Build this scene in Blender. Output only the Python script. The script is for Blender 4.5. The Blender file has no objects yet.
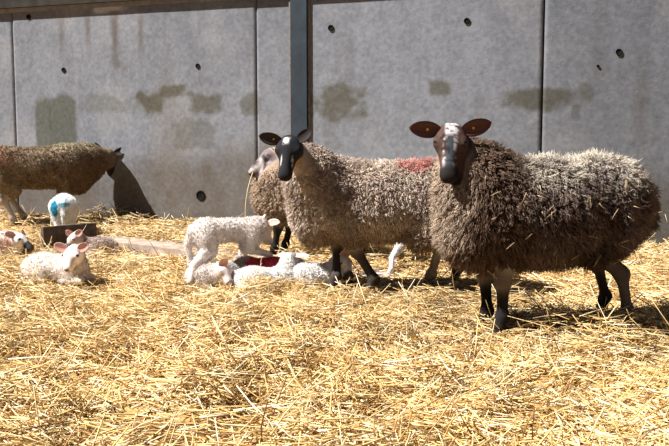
import bpy, math
import numpy as np
from mathutils import Vector, Matrix
from mathutils.kdtree import KDTree

rng = np.random.default_rng(7)
scene = bpy.context.scene
COL = scene.collection

# ------------------------------------------------------------------ camera
F = 900.0; CX, CY = 334.5, 223.0; HC = 0.95; PITCH = math.atan(92 / 900.0)
cam_d = bpy.data.cameras.new('camera'); cam = bpy.data.objects.new('camera', cam_d); COL.objects.link(cam)
cam_d.sensor_width = 36; cam_d.lens = F / 669 * 36
cam.location = (0, 0, HC); cam.rotation_euler = (math.pi / 2 - PITCH, 0, 0)
cam_d.clip_end = 200
scene.camera = cam

# ------------------------------------------------------------------ world, sun, exposure
w = bpy.data.worlds.new('world'); scene.world = w; w.use_nodes = True
nt = w.node_tree; bg = nt.nodes['Background']
bg.inputs[0].default_value = (0.55, 0.68, 1.0, 1); bg.inputs[1].default_value = 0.125
sun_d = bpy.data.lights.new('sun', 'SUN'); sun_d.energy = 11.5; sun_d.angle = math.radians(0.9)
sun_d.color = (1.0, 0.95, 0.88)
sun = bpy.data.objects.new('sun', sun_d); COL.objects.link(sun)
SUN = Vector((-0.62, -0.11, 0.78)).normalized()
sun.rotation_euler = SUN.to_track_quat('Z', 'Y').to_euler()
sun.location = SUN * 12
vs = scene.view_settings
vs.view_transform = 'Standard'; vs.look = 'None'; vs.gamma = 1; vs.use_curve_mapping = False
vs.exposure = 0.0
scene.cycles.max_bounces = 5

# ------------------------------------------------------------------ helpers
def ray(px, py):
    d = np.array([(px - CX) / F, 1.0, (CY - py) / F])
    c, s = math.cos(PITCH), math.sin(PITCH)
    return np.array([d[0], d[1] * c + d[2] * s, -d[1] * s + d[2] * c])
CAM = np.array([0, 0, HC])
def G(px, py, z=0.0):
    d = ray(px, py); return CAM + d * ((z - HC) / d[2])
def K(px, py, Y):
    d = ray(px, py); return CAM + d * (Y / d[1])

def lattice(seed, n=64):
    return np.random.default_rng(seed).random((n, n, n)).astype(np.float32)
LAT = [lattice(i + 1, 32) for i in range(2)]
def vnoise(p, seed=0):
    L = LAT[seed % 2]; n = L.shape[0]
    p = np.asarray(p, dtype=np.float64) + seed * 7.31
    i = np.floor(p).astype(int); f = p - i; f = f * f * (3 - 2 * f)
    def g(a, b, c): return L[(i[..., 0] + a) % n, (i[..., 1] + b) % n, (i[..., 2] + c) % n]
    x, y, z = f[..., 0], f[..., 1], f[..., 2]
    c00 = g(0,0,0)*(1-x)+g(1,0,0)*x; c10 = g(0,1,0)*(1-x)+g(1,1,0)*x
    c01 = g(0,0,1)*(1-x)+g(1,0,1)*x; c11 = g(0,1,1)*(1-x)+g(1,1,1)*x
    return (c00*(1-y)+c10*y)*(1-z)+(c01*(1-y)+c11*y)*z
def fbm(p, seed=0, o=4):
    r = 0; a = 0.5; t = 0
    for k in range(o):
        r = r + a * vnoise(np.asarray(p) * 2 ** k, seed + k); t += a; a *= 0.5
    return r / t
def sstep(a, b, x):
    t = np.clip((x - a) / (b - a), 0, 1); return t * t * (3 - 2 * t)
def mix(a, b, t):
    t = np.asarray(t)[..., None]; return np.asarray(a) * (1 - t) + np.asarray(b) * t

def mesh_np(name, V, faces_list, col=None, mat=None, smooth=True):
    """faces_list: list of (M,k) int arrays"""
    me = bpy.data.meshes.new(name)
    V = np.asarray(V, dtype=np.float32)
    me.vertices.add(len(V)); me.vertices.foreach_set('co', V.ravel())
    fl = [np.asarray(f, dtype=np.int32) for f in faces_list if len(f)]
    nl = sum(f.size for f in fl); nf = sum(len(f) for f in fl)
    me.loops.add(nl); me.polygons.add(nf)
    me.loops.foreach_set('vertex_index', np.concatenate([f.ravel() for f in fl]))
    sizes = np.concatenate([np.full(len(f), f.shape[1], dtype=np.int32) for f in fl])
    starts = np.concatenate([[0], np.cumsum(sizes)[:-1]]).astype(np.int32)
    me.polygons.foreach_set('loop_start', starts)
    me.update(calc_edges=True); me.validate()
    me.polygons.foreach_set('use_smooth', np.full(len(me.polygons), smooth, dtype=bool))
    if col is not None:
        at = me.color_attributes.new('Col', 'FLOAT_COLOR', 'POINT')
        c4 = np.ones((len(V), 4), dtype=np.float32); c4[:, :3] = np.clip(col, 0, 1)
        at.data.foreach_set('color', c4.ravel())
    if mat: me.materials.append(mat)
    return me
def link(name, me, parent=None, kind=None, label=None, cat=None, group=None, loc=None):
    o = bpy.data.objects.new(name, me); COL.objects.link(o)
    if parent: o.parent = parent
    if loc is not None: o.location = loc
    if kind: o['kind'] = kind
    if label: o['label'] = label
    if cat: o['category'] = cat
    if group: o['group'] = group
    return o

def mat_attr(name, rough=0.9, spec=0.2, bump=0.0, bscale=60, nscale=0, namt=0.0, sheen=0.0, trans=0.0):
    m = bpy.data.materials.new(name); m.use_nodes = True; n = m.node_tree; b = n.nodes['Principled BSDF']
    a = n.nodes.new('ShaderNodeVertexColor'); a.layer_name = 'Col'
    src = a.outputs[0]
    b.inputs['Roughness'].default_value = rough; b.inputs['Specular IOR Level'].default_value = spec
    if sheen: b.inputs['Sheen Weight'].default_value = sheen
    tc = n.nodes.new('ShaderNodeTexCoord')
    if namt:
        no = n.nodes.new('ShaderNodeTexNoise'); no.inputs['Scale'].default_value = nscale; no.inputs['Detail'].default_value = 5
        n.links.new(tc.outputs['Object'], no.inputs['Vector'])
        mr = n.nodes.new('ShaderNodeMapRange'); mr.inputs[1].default_value = 0.3; mr.inputs[2].default_value = 0.7
        mr.inputs[3].default_value = 1 - namt; mr.inputs[4].default_value = 1 + namt
        n.links.new(no.outputs[0], mr.inputs[0])
        mx = n.nodes.new('ShaderNodeVectorMath'); mx.operation = 'SCALE'
        n.links.new(src, mx.inputs[0]); n.links.new(mr.outputs[0], mx.inputs['Scale']); src = mx.outputs[0]
    n.links.new(src, b.inputs['Base Color'])
    if bump:
        no2 = n.nodes.new('ShaderNodeTexNoise'); no2.inputs['Scale'].default_value = bscale; no2.inputs['Detail'].default_value = 4
        n.links.new(tc.outputs['Object'], no2.inputs['Vector'])
        bp = n.nodes.new('ShaderNodeBump'); bp.inputs['Strength'].default_value = bump; bp.inputs['Distance'].default_value = 0.01
        n.links.new(no2.outputs[0], bp.inputs['Height']); n.links.new(bp.outputs[0], b.inputs['Normal'])
    return m
def mat_flat(name, c, rough=0.8, spec=0.3, metallic=0.0, nscale=12, namt=0.2, bump=0.15):
    m = bpy.data.materials.new(name); m.use_nodes = True; n = m.node_tree; b = n.nodes['Principled BSDF']
    b.inputs['Roughness'].default_value = rough; b.inputs['Specular IOR Level'].default_value = spec; b.inputs['Metallic'].default_value = metallic
    tc = n.nodes.new('ShaderNodeTexCoord'); no = n.nodes.new('ShaderNodeTexNoise')
    no.inputs['Scale'].default_value = nscale; no.inputs['Detail'].default_value = 6
    n.links.new(tc.outputs['Object'], no.inputs['Vector'])
    r = n.nodes.new('ShaderNodeValToRGB')
    r.color_ramp.elements[0].position = 0.3; r.color_ramp.elements[1].position = 0.7
    r.color_ramp.elements[0].color = tuple(x * (1 - namt) for x in c) + (1,)
    r.color_ramp.elements[1].color = tuple(min(1, x * (1 + namt)) for x in c) + (1,)
    n.links.new(no.outputs[0], r.inputs[0]); n.links.new(r.outputs[0], b.inputs['Base Color'])
    if bump:
        bp = n.nodes.new('ShaderNodeBump'); bp.inputs['Strength'].default_value = bump; bp.inputs['Distance'].default_value = 0.005
        n.links.new(no.outputs[0], bp.inputs['Height']); n.links.new(bp.outputs[0], b.inputs['Normal'])
    return m

M_wall = mat_attr('weathered_concrete', 0.9, 0.15, bump=0.2, bscale=60, nscale=26, namt=0.16)
M_ground = mat_attr('trodden_straw', 0.95, 0.1, bump=0.9, bscale=120, nscale=90, namt=0.4)
M_straw = mat_attr('dry_straw', 0.55, 0.35)
M_wool = mat_attr('sheep_wool', 0.95, 0.05)
M_skin = mat_attr('sheep_coat', 0.8, 0.10, bump=0.5, bscale=220, nscale=120, namt=0.15)
M_ear = mat_attr('ear_skin', 0.75, 0.2, bump=0.2, bscale=200)
M_eye = mat_flat('eye_gloss', (0.012, 0.009, 0.007), 0.12, 0.6, namt=0.1, bump=0)
M_steel = mat_flat('blue_grey_painted_steel', (0.026, 0.040, 0.056), 0.6, 0.3, namt=0.25, nscale=8)
M_rust = mat_flat('pale_edge_rust', (0.23, 0.20, 0.185), 0.8, 0.2, namt=0.3, nscale=25)
M_dark = mat_flat('dark_old_timber', (0.085, 0.064, 0.054), 0.85, 0.2, namt=0.45, nscale=18)
M_black = mat_flat('unlit_cavity', (0.012, 0.011, 0.010), 0.95, 0.05)
M_plank = mat_flat('weathered_grey_plank', (0.36, 0.29, 0.245), 0.9, 0.15, namt=0.35, nscale=9, bump=0.5)
M_tag = mat_flat('yellow_tag_plastic', (0.75, 0.45, 0.05), 0.5, 0.4, namt=0.1)

# ------------------------------------------------------------------ wall frame
WA = G(17, 131 + 84.5); WB = G(541, 131 + 106.5)
U = WB - WA; U[2] = 0; U /= np.linalg.norm(U)
N = np.array([U[1], -U[0], 0.0])           # towards the pen
if N[1] > 0: N = -N
W0 = WA.copy(); W0[2] = 0
def wallpt(px, py, off=0.0):
    d = ray(px, py); o = W0 + N * off
    t = np.dot(o - CAM, N) / np.dot(d, N); p = CAM + d * t
    return np.array([np.dot(p - W0, U), p[2]])
def wallw(s, z, off=0.0): return W0 + U * s + N * off + np.array([0, 0, z])
S = lambda px, py=150: wallpt(px, py)[0]

def wall_color(s, z):
    p = np.stack([s, z, np.zeros_like(s)], -1)
    n1 = fbm(p * 0.9, 1, 5); n2 = fbm(p * [6, 1.2, 1], 2, 4); n3 = fbm(p * 7, 3, 4); n4 = fbm(p * 20, 5, 3)
    c = np.broadcast_to(np.array([0.198, 0.212, 0.245]), p.shape).copy()
    c *= (0.80 + 0.42 * n1)[:, None] * (0.88 + 0.24 * n2)[:, None] * (0.78 + 0.44 * n4)[:, None]
    # pale lime blooms
    c = mix(c, [0.30, 0.305, 0.325], 0.5 * sstep(0.52, 0.75, fbm(p * 2.3, 7, 5)))
    # splashed dirt on the lowest part
    edge = 0.55 + 0.22 * sstep(S(105), S(150), s) * sstep(S(330), S(270), s) + 0.45 * (fbm(p * [1.2, .6, 1], 4, 4) - 0.5)
    c = mix(c, [0.105, 0.088, 0.068], 0.85 * sstep(edge + 0.12, edge - 0.25, z) * (0.55 + 0.6 * n3))
    G1 = [0.080, 0.072, 0.045]
    def blob(x0, y0, x1, y1, amt, colr=G1, rag=0.35, soft=0.12, seed=9, sc=9):
        nonlocal c
        a = wallpt(x0, y1); b = wallpt(x1, y0)
        cx, cz = (a + b) / 2; rx, rz = abs(b - a) / 2
        q = (((s - cx) / rx) ** 4 + ((z - cz) / rz) ** 4) ** 0.25
        q = q + rag * (fbm(p * sc, seed, 4) - 0.5) * 2
        c = mix(c, colr, amt * sstep(1.0 + soft * 2.5, 1.0 - soft * 2.5, q) * (0.40 + 1.5 * (n3 * .6 + n2 * .4) ).clip(0, 1))
    blob(37, 100, 51, 160, 0.78, [0.085, 0.088, 0.065], .16, .05)
    blob(51, 95, 76, 160, 0.80, [0.085, 0.088, 0.065], .16, .05)
    blob(137, 90, 165, 111, 0.85, rag=.8, seed=10); blob(158, 85, 183, 97, 0.8, rag=.7, seed=11)
    blob(190, 94, 220, 112, 0.7, rag=.9, seed=12); blob(242, 92, 258, 112, 0.6, rag=.9, seed=13)
    blob(85, 96, 136, 112, 0.35, rag=1.0, seed=14)
    blob(316, 84, 362, 118, 0.75, rag=.85, seed=15); blob(428, 81, 448, 95, 0.7, rag=.8, seed=16)
    blob(503, 90, 573, 110, 0.75, rag=.7, seed=17); blob(580, 84, 594, 104, 0.5, rag=.8, seed=18)
    blob(572, 105, 580, 118, 0.45, rag=.8, seed=19)
    blob(160, 112, 186, 215, 0.42, [0.17, 0.15, 0.12], .7, .5, seed=20, sc=5)
    blob(176, 120, 214, 150, 0.4, rag=1.1, seed=21)
    blob(0, 8, 60, 20, 0.3, [0.2, 0.17, 0.14], 0.9, .3, seed=22)
    for x, y0, y1, wd, am in ((62, 15, 52, 1.6, .5), (88, 12, 44, 1.8, .6), (115, 8, 60, 2.4, .8), (141, 14, 52, 1.8, .6), (118, 60, 68, 5, .5),
                              (168, 50, 140, 4, .18), (70, 50, 90, 3, .2), (350, 30, 90, 5, .18), (480, 100, 150, 6, .2), (600, 10, 90, 7, .2), (330, 110, 160, 6, .25), (640, 60, 150, 8, .3)):
        blob(x - wd, y0, x + wd, y1, am, [0.105, 0.082, 0.07], .45, .4, seed=int(x), sc=14)
    blob(95, 5, 125, 13, 0.8, [0.6, 0.6, 0.6], .8, seed=30)
    # broad paler panel centre and light falloff towards the right painted into the colour
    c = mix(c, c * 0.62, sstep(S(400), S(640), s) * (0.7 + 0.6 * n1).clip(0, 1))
    return c

def wall_panel(s0, s1, z0, z1, off, thick=0.15, h=0.017):
    ns = int((s1 - s0) / h) + 2; nz = int((z1 - z0) / h) + 2
    s, z = np.meshgrid(np.linspace(s0, s1, ns), np.linspace(z0, z1, nz), indexing='ij')
    s = s.ravel(); z = z.ravel()
    bev = 0.012 * (1 - np.minimum(1, np.minimum(s - s0, s1 - s) / 0.02)) ** 2
    d = off - bev + 0.003 * (fbm(np.stack([s, z, z * 0], -1) * 3, 6, 3) - .5)
    V = W0 + s[:, None] * U + d[:, None] * N + np.stack([s * 0, s * 0, z], -1)
    idx = np.arange(ns * nz).reshape(ns, nz)
    q = np.stack([idx[:-1, :-1], idx[1:, :-1], idx[1:, 1:], idx[:-1, 1:]], -1).reshape(-1, 4)
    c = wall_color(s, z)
    # closed slab: back corners
    Bk = np.array([W0 + a * U + (off - thick) * N + [0, 0, b] for a, b in ((s0, z0), (s1, z0), (s1, z1), (s0, z1))])
    nb = len(V); V = np.vstack([V, Bk]); c = np.vstack([c, np.tile([0.3, 0.3, 0.31], (4, 1))])
    cr = [idx[0, 0], idx[-1, 0], idx[-1, -1], idx[0, -1]]
    ex = [[cr[0], nb, nb + 1, cr[1]], [cr[1], nb + 1, nb + 2, cr[2]], [cr[2], nb + 2, nb + 3, cr[3]], [cr[3], nb + 3, nb, cr[0]], [nb, nb + 3, nb + 2, nb + 1]]
    me = mesh_np('wall_back', V, [q, np.array(ex)], c, M_wall)
    return link('wall_back', me, kind='structure')

s17, s257, s290, s310, s541 = S(16.5), S(257), S(290, 80), S(310, 80), S(541)
ZT = wallpt(0, 13.5)[1]; zt = wallpt(60, 5.6)[1]
sL = s17 - 3.0; sR = S(669) + 2.6
g = 0.006
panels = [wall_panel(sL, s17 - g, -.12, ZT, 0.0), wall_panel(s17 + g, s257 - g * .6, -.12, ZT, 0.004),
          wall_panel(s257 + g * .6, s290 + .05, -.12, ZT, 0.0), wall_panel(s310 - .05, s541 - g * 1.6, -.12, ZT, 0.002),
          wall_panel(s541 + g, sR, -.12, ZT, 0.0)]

def box_pts(s0, s1, o0, o1, z0, z1):
    P = []
    for z in (z0, z1):
        for s, o in ((s0, o0), (s1, o0), (s1, o1), (s0, o1)): P.append(wallw(s, z, o))
    return np.array(P)
BOXF = np.array([[0, 3, 2, 1], [4, 5, 6, 7], [0, 1, 5, 4], [1, 2, 6, 5], [2, 3, 7, 6], [3, 0, 4, 7]])
def boxes(name, lst, mat, **kw):
    V = []; Fq = []
    for i, b in enumerate(lst):
        V.append(b); Fq.append(BOXF + 8 * i)
    me = mesh_np(name, np.vstack(V), [np.vstack(Fq)], None, mat, smooth=False)
    bm_fix(me)
    return link(name, me, **kw)
import bmesh
def bm_fix(me, bevel=0.0):
    bm = bmesh.new(); bm.from_mesh(me); bmesh.ops.recalc_face_normals(bm, faces=bm.faces)
    if bevel: bmesh.ops.bevel(bm, geom=list(bm.edges), offset=bevel, segments=2, affect='EDGES')
    bm.to_mesh(me); bm.free()

# joint backing behind the panels
boxes('trim_1', [box_pts(sL, sR, -.17, -.155, -.1, ZT)], M_black, kind='structure')
# steel column: I section, front flange, web, back flange
col_root = link('steel_column', None, label='blue-grey painted steel column standing between the concrete wall panels', cat='column', loc=wallw((s290 + s310) / 2, 0, .03))
inv = Matrix.Translation(col_root.location).inverted()
def child(o, root):
    o.parent = root; o.matrix_parent_inverse = Matrix.Translation(root.location).inverted()
w2 = (s310 - s290) / 2; sc_ = (s290 + s310) / 2
o = boxes('flange', [box_pts(sc_ - w2 * .80, sc_ + w2 * .80, .012, .035, -.1, 2.9)], M_steel); child(o, col_root)
o = boxes('web', [box_pts(sc_ - .012, sc_ + .012, -.2, .012, -.1, 2.9)], M_steel); child(o, col_root)
o = boxes('seal_strip', [box_pts(sc_ - w2 * 1.02, sc_ - w2 * .87, .004, .018, -.1, 2.6)], M_rust); child(o, col_root)
o = boxes('seal_strip', [box_pts(sc_ + w2 * .90, sc_ + w2 * 1.02, .004, .014, -.1, 2.6)], M_rust); child(o, col_root)
# ledge and dark rail on the wall top
boxes('trim_2', [box_pts(sL, sR, -.15, .012, ZT, zt + .02)], mat_flat('pale_cap_concrete', (.30, .28, .27), .9, .1, nscale=14, namt=.25), kind='structure')
boxes('trim_3', [box_pts(sL, sR, -.05, .06, zt, zt + .28)], mat_flat('dark_timber_rail', (.035, .03, .024), .8, .2, nscale=9, namt=.5), kind='structure')

def lathe(prof, axis, origin, n=16):
    a = np.array(axis, float); a /= np.linalg.norm(a)
    t = np.cross(a, [0, 0, 1.0]); t = t / np.linalg.norm(t) if np.linalg.norm(t) > 1e-3 else np.array([1.0, 0, 0]); b = np.cross(a, t)
    V = []; 
    for r, h in prof:
        for k in range(n):
            q = 2 * math.pi * k / n; V.append(np.array(origin) + a * h + r * (math.cos(q) * t + math.sin(q) * b))
    m = len(prof); fq = [[i * n + k, i * n + (k + 1) % n, (i + 1) * n + (k + 1) % n, (i + 1) * n + k] for i in range(m - 1) for k in range(n)]
    return np.array(V), np.array(fq)
for (px, py, r) in ((64, 70, .020), (198, 66, .019), (29, 17, .022), (201, 195.5, .040), (467, 21, .021), (331, 28, .022), (619, 52, .021), (598, 66, .009)):
    s_, z_ = wallpt(px, py); o_ = .009
    V, fq = lathe([(r * 1.35, -.01), (r * 1.3, .003), (r * 1.05, .004), (r, .001), (r * .93, -.0005), (r * .2, -.001), (.0001, -.001)], N, wallw(s_, z_, o_))
    me = mesh_np('socket', V, [fq], None, M_black if r < .03 else M_black); 
    pn = panels[[i for i, lim in enumerate((s17, s257, s290 + .05, s541, 99)) if s_ < lim][0]]
    so = link('socket', me, parent=pn)

# ------------------------------------------------------------------ ground
PADS = np.array([G(*q)[:2] for q in ((503,328),(487,320),(630,319),(606,305),(374,293),(336,291),(431,288),(458,281),(300,258),(20,222),(95,216),(56,276),(207,280),(259,281),(313,282),(93,249),(-8,254),(257,270),(62,240),(418,268),(193,289),(222,275),(44,251),(97,246))])
def pad(x, y, r=.22):
    d2 = ((np.asarray(x)[..., None] - PADS[:, 0]) ** 2 + (np.asarray(y)[..., None] - PADS[:, 1]) ** 2).min(-1)
    return np.exp(-d2 / r ** 2)
def hgt(x, y):
    p = np.stack([x, y, x * 0], -1)
    h = 0.11 * (fbm(p * 1.3, 2, 3) - 0.5) + 0.085 * (fbm(p * 4.5, 4, 3) - 0.5)
    dw = (x - W0[0]) * N[0] + (y - W0[1]) * N[1]
    return (h - 0.01) * (1 - .9 * pad(x, y)) + 0.015 * np.exp(-(dw / .4) ** 2)
def ground_col(p):
    n = fbm(p * 6, 3, 4)
    return mix([0.16, 0.085, 0.03], [0.42, 0.27, 0.11], sstep(.35, .65, n))
gx, gy = np.meshgrid(np.arange(-7.5, 6.0, .04), np.arange(0.6, 15.0, .04), indexing='ij')
gz = hgt(gx.ravel(), gy.ravel())
GV = np.stack([gx.ravel(), gy.ravel(), gz], -1)
keep = ((GV - W0) @ N) > -0.14
idx = np.arange(gx.size).reshape(gx.shape)
q = np.stack([idx[:-1, :-1], idx[1:, :-1], idx[1:, 1:], idx[:-1, 1:]], -1).reshape(-1, 4)
q = q[keep[q].all(1)]
used = np.unique(q); remap = np.zeros(len(GV), int); remap[used] = np.arange(len(used))
me = mesh_np('floor', GV[used], [remap[q]], ground_col(GV[used]), M_ground)
link('floor', me, kind='structure')

def strands(root, d0, d1, L, wd, K_=4, wave=0.0, sides=3, taper=0.3, flat=1.0, wf=1.5, rg=rng):
    """curved tapering strands; returns V, quads, t per vertex"""
    n = len(root); root = root[:, None, :]
    t = np.linspace(0, 1, K_)[None, :, None]
    c1 = root + d0[:, None, :] * (L * .5)[:, None, None]
    c2 = c1 + d1[:, None, :] * (L * .5)[:, None, None]
    P = (1 - t) ** 2 * root + 2 * t * (1 - t) * c1 + t * t * c2
    tan = d0[:, None, :] * (1 - t) + d1[:, None, :] * t
    tan /= np.linalg.norm(tan, axis=-1, keepdims=True) + 1e-9
    rv = rg.normal(size=(n, 1, 3)); s1 = np.cross(tan, rv); s1 /= np.linalg.norm(s1, axis=-1, keepdims=True) + 1e-9
    s2 = np.cross(tan, s1)
    if wave:
        ph = rg.random((n, 1, 1)) * 6.28
        P = P + (wave * L)[:, None, None] * t * (np.sin(t * 6.28 * wf + ph) * s1 + np.cos(t * 6.28 * wf + ph) * s2)
    r = wd[:, None, None] * (1 - (1 - taper) * t ** 1.5)
    rings = []
    for k in range(sides):
        a = 2 * math.pi * k / sides
        rings.append(P + r * (math.cos(a) * s1 + flat * math.sin(a) * s2))
    V = np.stack(rings, 2)       # n,K,sides,3
    base = np.arange(n)[:, None, None] * (K_ * sides)
    i = np.arange(K_ - 1)[None, :, None]; k = np.arange(sides)[None, None, :]; k2 = (k + 1) % sides
    Q = np.stack([base + i * sides + k, base + i * sides + k2, base + (i + 1) * sides + k2, base + (i + 1) * sides + k], -1).reshape(-1, 4)
    b = (np.arange(n) * K_ * sides)[:, None]
    caps = np.concatenate([b + np.arange(sides)[None, ::-1], b + (K_ - 1) * sides + np.arange(sides)[None, :]]) if sides > 2 else np.zeros((0, 3), int)
    tt = np.broadcast_to(t[..., 0][:, :, None], (n, K_, sides)).reshape(-1)
    return V.reshape(-1, 3), Q, caps, tt

STRAW_PAL = np.array([[.74, .53, .24], [.83, .67, .38], [.92, .82, .60], [.66, .42, .15], [.50, .29, .10], [.84, .63, .30], [.26, .13, .05]])
def straw_zone(y0, y1, dens, wscale=1.0, lmul=1.0):
    out = []
    A = 0
    mg = .35 + .3 * (y0 > 3.5) + .3 * (y0 > 5); xs0 = lambda y: -(0.372 * y + mg); xs1 = lambda y: 0.372 * y + mg
    W = xs1(y1) - xs0(y1); n = int(dens * W * (y1 - y0))
    x = xs0(y1) + rng.random(n) * W; y = y0 + rng.random(n) * (y1 - y0)
    k = (x > xs0(y)) & (x < xs1(y)) & (((np.stack([x, y, x * 0], -1) - W0) @ N) > .03)
    x, y = x[k], y[k]; n = len(x)
    hole = fbm(np.stack([x * 3.2, y * 3.2, x * 0 + 7], -1), 13, 3)
    kk = rng.random(n) > .72 * sstep(.56, .68, hole); x, y, hole = x[kk], y[kk], hole[kk]; n = len(x)
    flow = fbm(np.stack([x * 1.6, y * 1.6, x * 0], -1), 5, 2) * 9
    ang = np.where(rng.random(n) < .45, flow + rng.normal(0, .5, n), rng.random(n) * 6.28)
    pit = np.abs(rng.normal(0, .16, n)) * np.where(rng.random(n) < .5, 1, -1)
    st = rng.random(n) < .035; pit[st] = rng.uniform(.3, 1.1, st.sum())
    L = np.where(rng.random(n) < .35, rng.uniform(.02, .07, n), rng.gamma(5, .030, n).clip(.05, .34)) * lmul
    d0 = np.stack([np.cos(ang) * np.cos(pit), np.sin(ang) * np.cos(pit), np.sin(pit)], -1)
    d1 = d0 + rng.normal(0, .16, (n, 3)); d1[:, 2] -= .05; d1 /= np.linalg.norm(d1, axis=1, keepdims=True)
    tuft = fbm(np.stack([x * 4, y * 4, x * 0], -1), 9, 3)
    lift = rng.random(n) ** 1.6 * (.008 + .11 * sstep(.42, .70, tuft)) * (1 - .6 * pad(x, y, .16))
    z = hgt(x, y) + .002 + lift
    root = np.stack([x, y, z], -1) - d0 * (L * .5)[:, None]
    root[st] += d0[st] * (L[st] * .42)[:, None]
    wd = rng.uniform(.0011, .0027, n) * wscale
    V, Q, caps, tt = strands(root, d0, d1, L, wd, 3, 0, 3, .7)
    ci = rng.choice(len(STRAW_PAL), n, p=[.22, .20, .13, .18, .12, .08, .07])
    c = STRAW_PAL[ci] * rng.uniform(.85, 1.08, (n, 1))
    patch = fbm(np.stack([x * .9, y * .9, x * 0 + 3], -1), 11, 3)
    c = c * (1 - .22 * sstep(.5, .75, patch))[:, None]
    return V, Q, caps, np.repeat(c, 9, axis=0)
# ------------------------------------------------------------------ implicit modelling
def nrm(v): v = np.asarray(v, float); return v / np.linalg.norm(v)
class Prim:
    pass
def cone(a, b, ra, rb, col=None, wool=0.0, tag=None):
    p = Prim(); p.t = 'c'; p.a = np.array(a, float); p.b = np.array(b, float); p.ra = ra; p.rb = rb; p.col = col; p.wool = wool; p.tag = tag
    p.lo = np.minimum(p.a - ra, p.b - rb); p.hi = np.maximum(p.a + ra, p.b + rb); return p
def ell(c, r, R=None, col=None, wool=0.0, tag=None):
    p = Prim(); p.t = 'e'; p.c = np.array(c, float); p.r = np.array(r, float); p.R = np.eye(3) if R is None else np.array(R, float); p.col = col; p.wool = wool; p.tag = tag
    m = max(r); p.lo = p.c - m; p.hi = p.c + m; return p
def pd(p, X):
    if p.t == 'c':
        ba = p.b - p.a; pa = X - p.a; h = np.clip((pa @ ba) / (ba @ ba), 0, 1)
        return np.linalg.norm(pa - h[:, None] * ba, axis=1) - (p.ra + (p.rb - p.ra) * h)
    q = (X - p.c) @ p.R.T      # R rows = local axes
    k0 = np.linalg.norm(q / p.r, axis=1); k1 = np.linalg.norm(q / p.r ** 2, axis=1) + 1e-9
    return k0 * (k0 - 1) / k1
def sdf(groups, X, kk=0.012):
    ds = []
    for prims, k in groups:
        D = np.stack([pd(p, X) for p in prims], 0); m = D.min(0)
        ds.append(m - k * np.log(np.exp(-(D - m) / k).sum(0)))
    D = np.stack(ds, 0); m = D.min(0)
    return m - kk * np.log(np.exp(-(D - m) / kk).sum(0))
def blend_attr(groups, X, kb=0.012):
    W = 0; C = 0; Wl = 0
    P = [p for g_, _ in groups for p in g_]
    D = np.stack([pd(p, X) for p in P], 0); D = D - D.min(0)
    E = np.exp(-D / kb)
    C = sum(E[i][:, None] * np.array(P[i].col)[None] for i in range(len(P))) / E.sum(0)[:, None]
    Wl = sum(E[i] * P[i].wool for i in range(len(P))) / E.sum(0)
    return C, Wl
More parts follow.
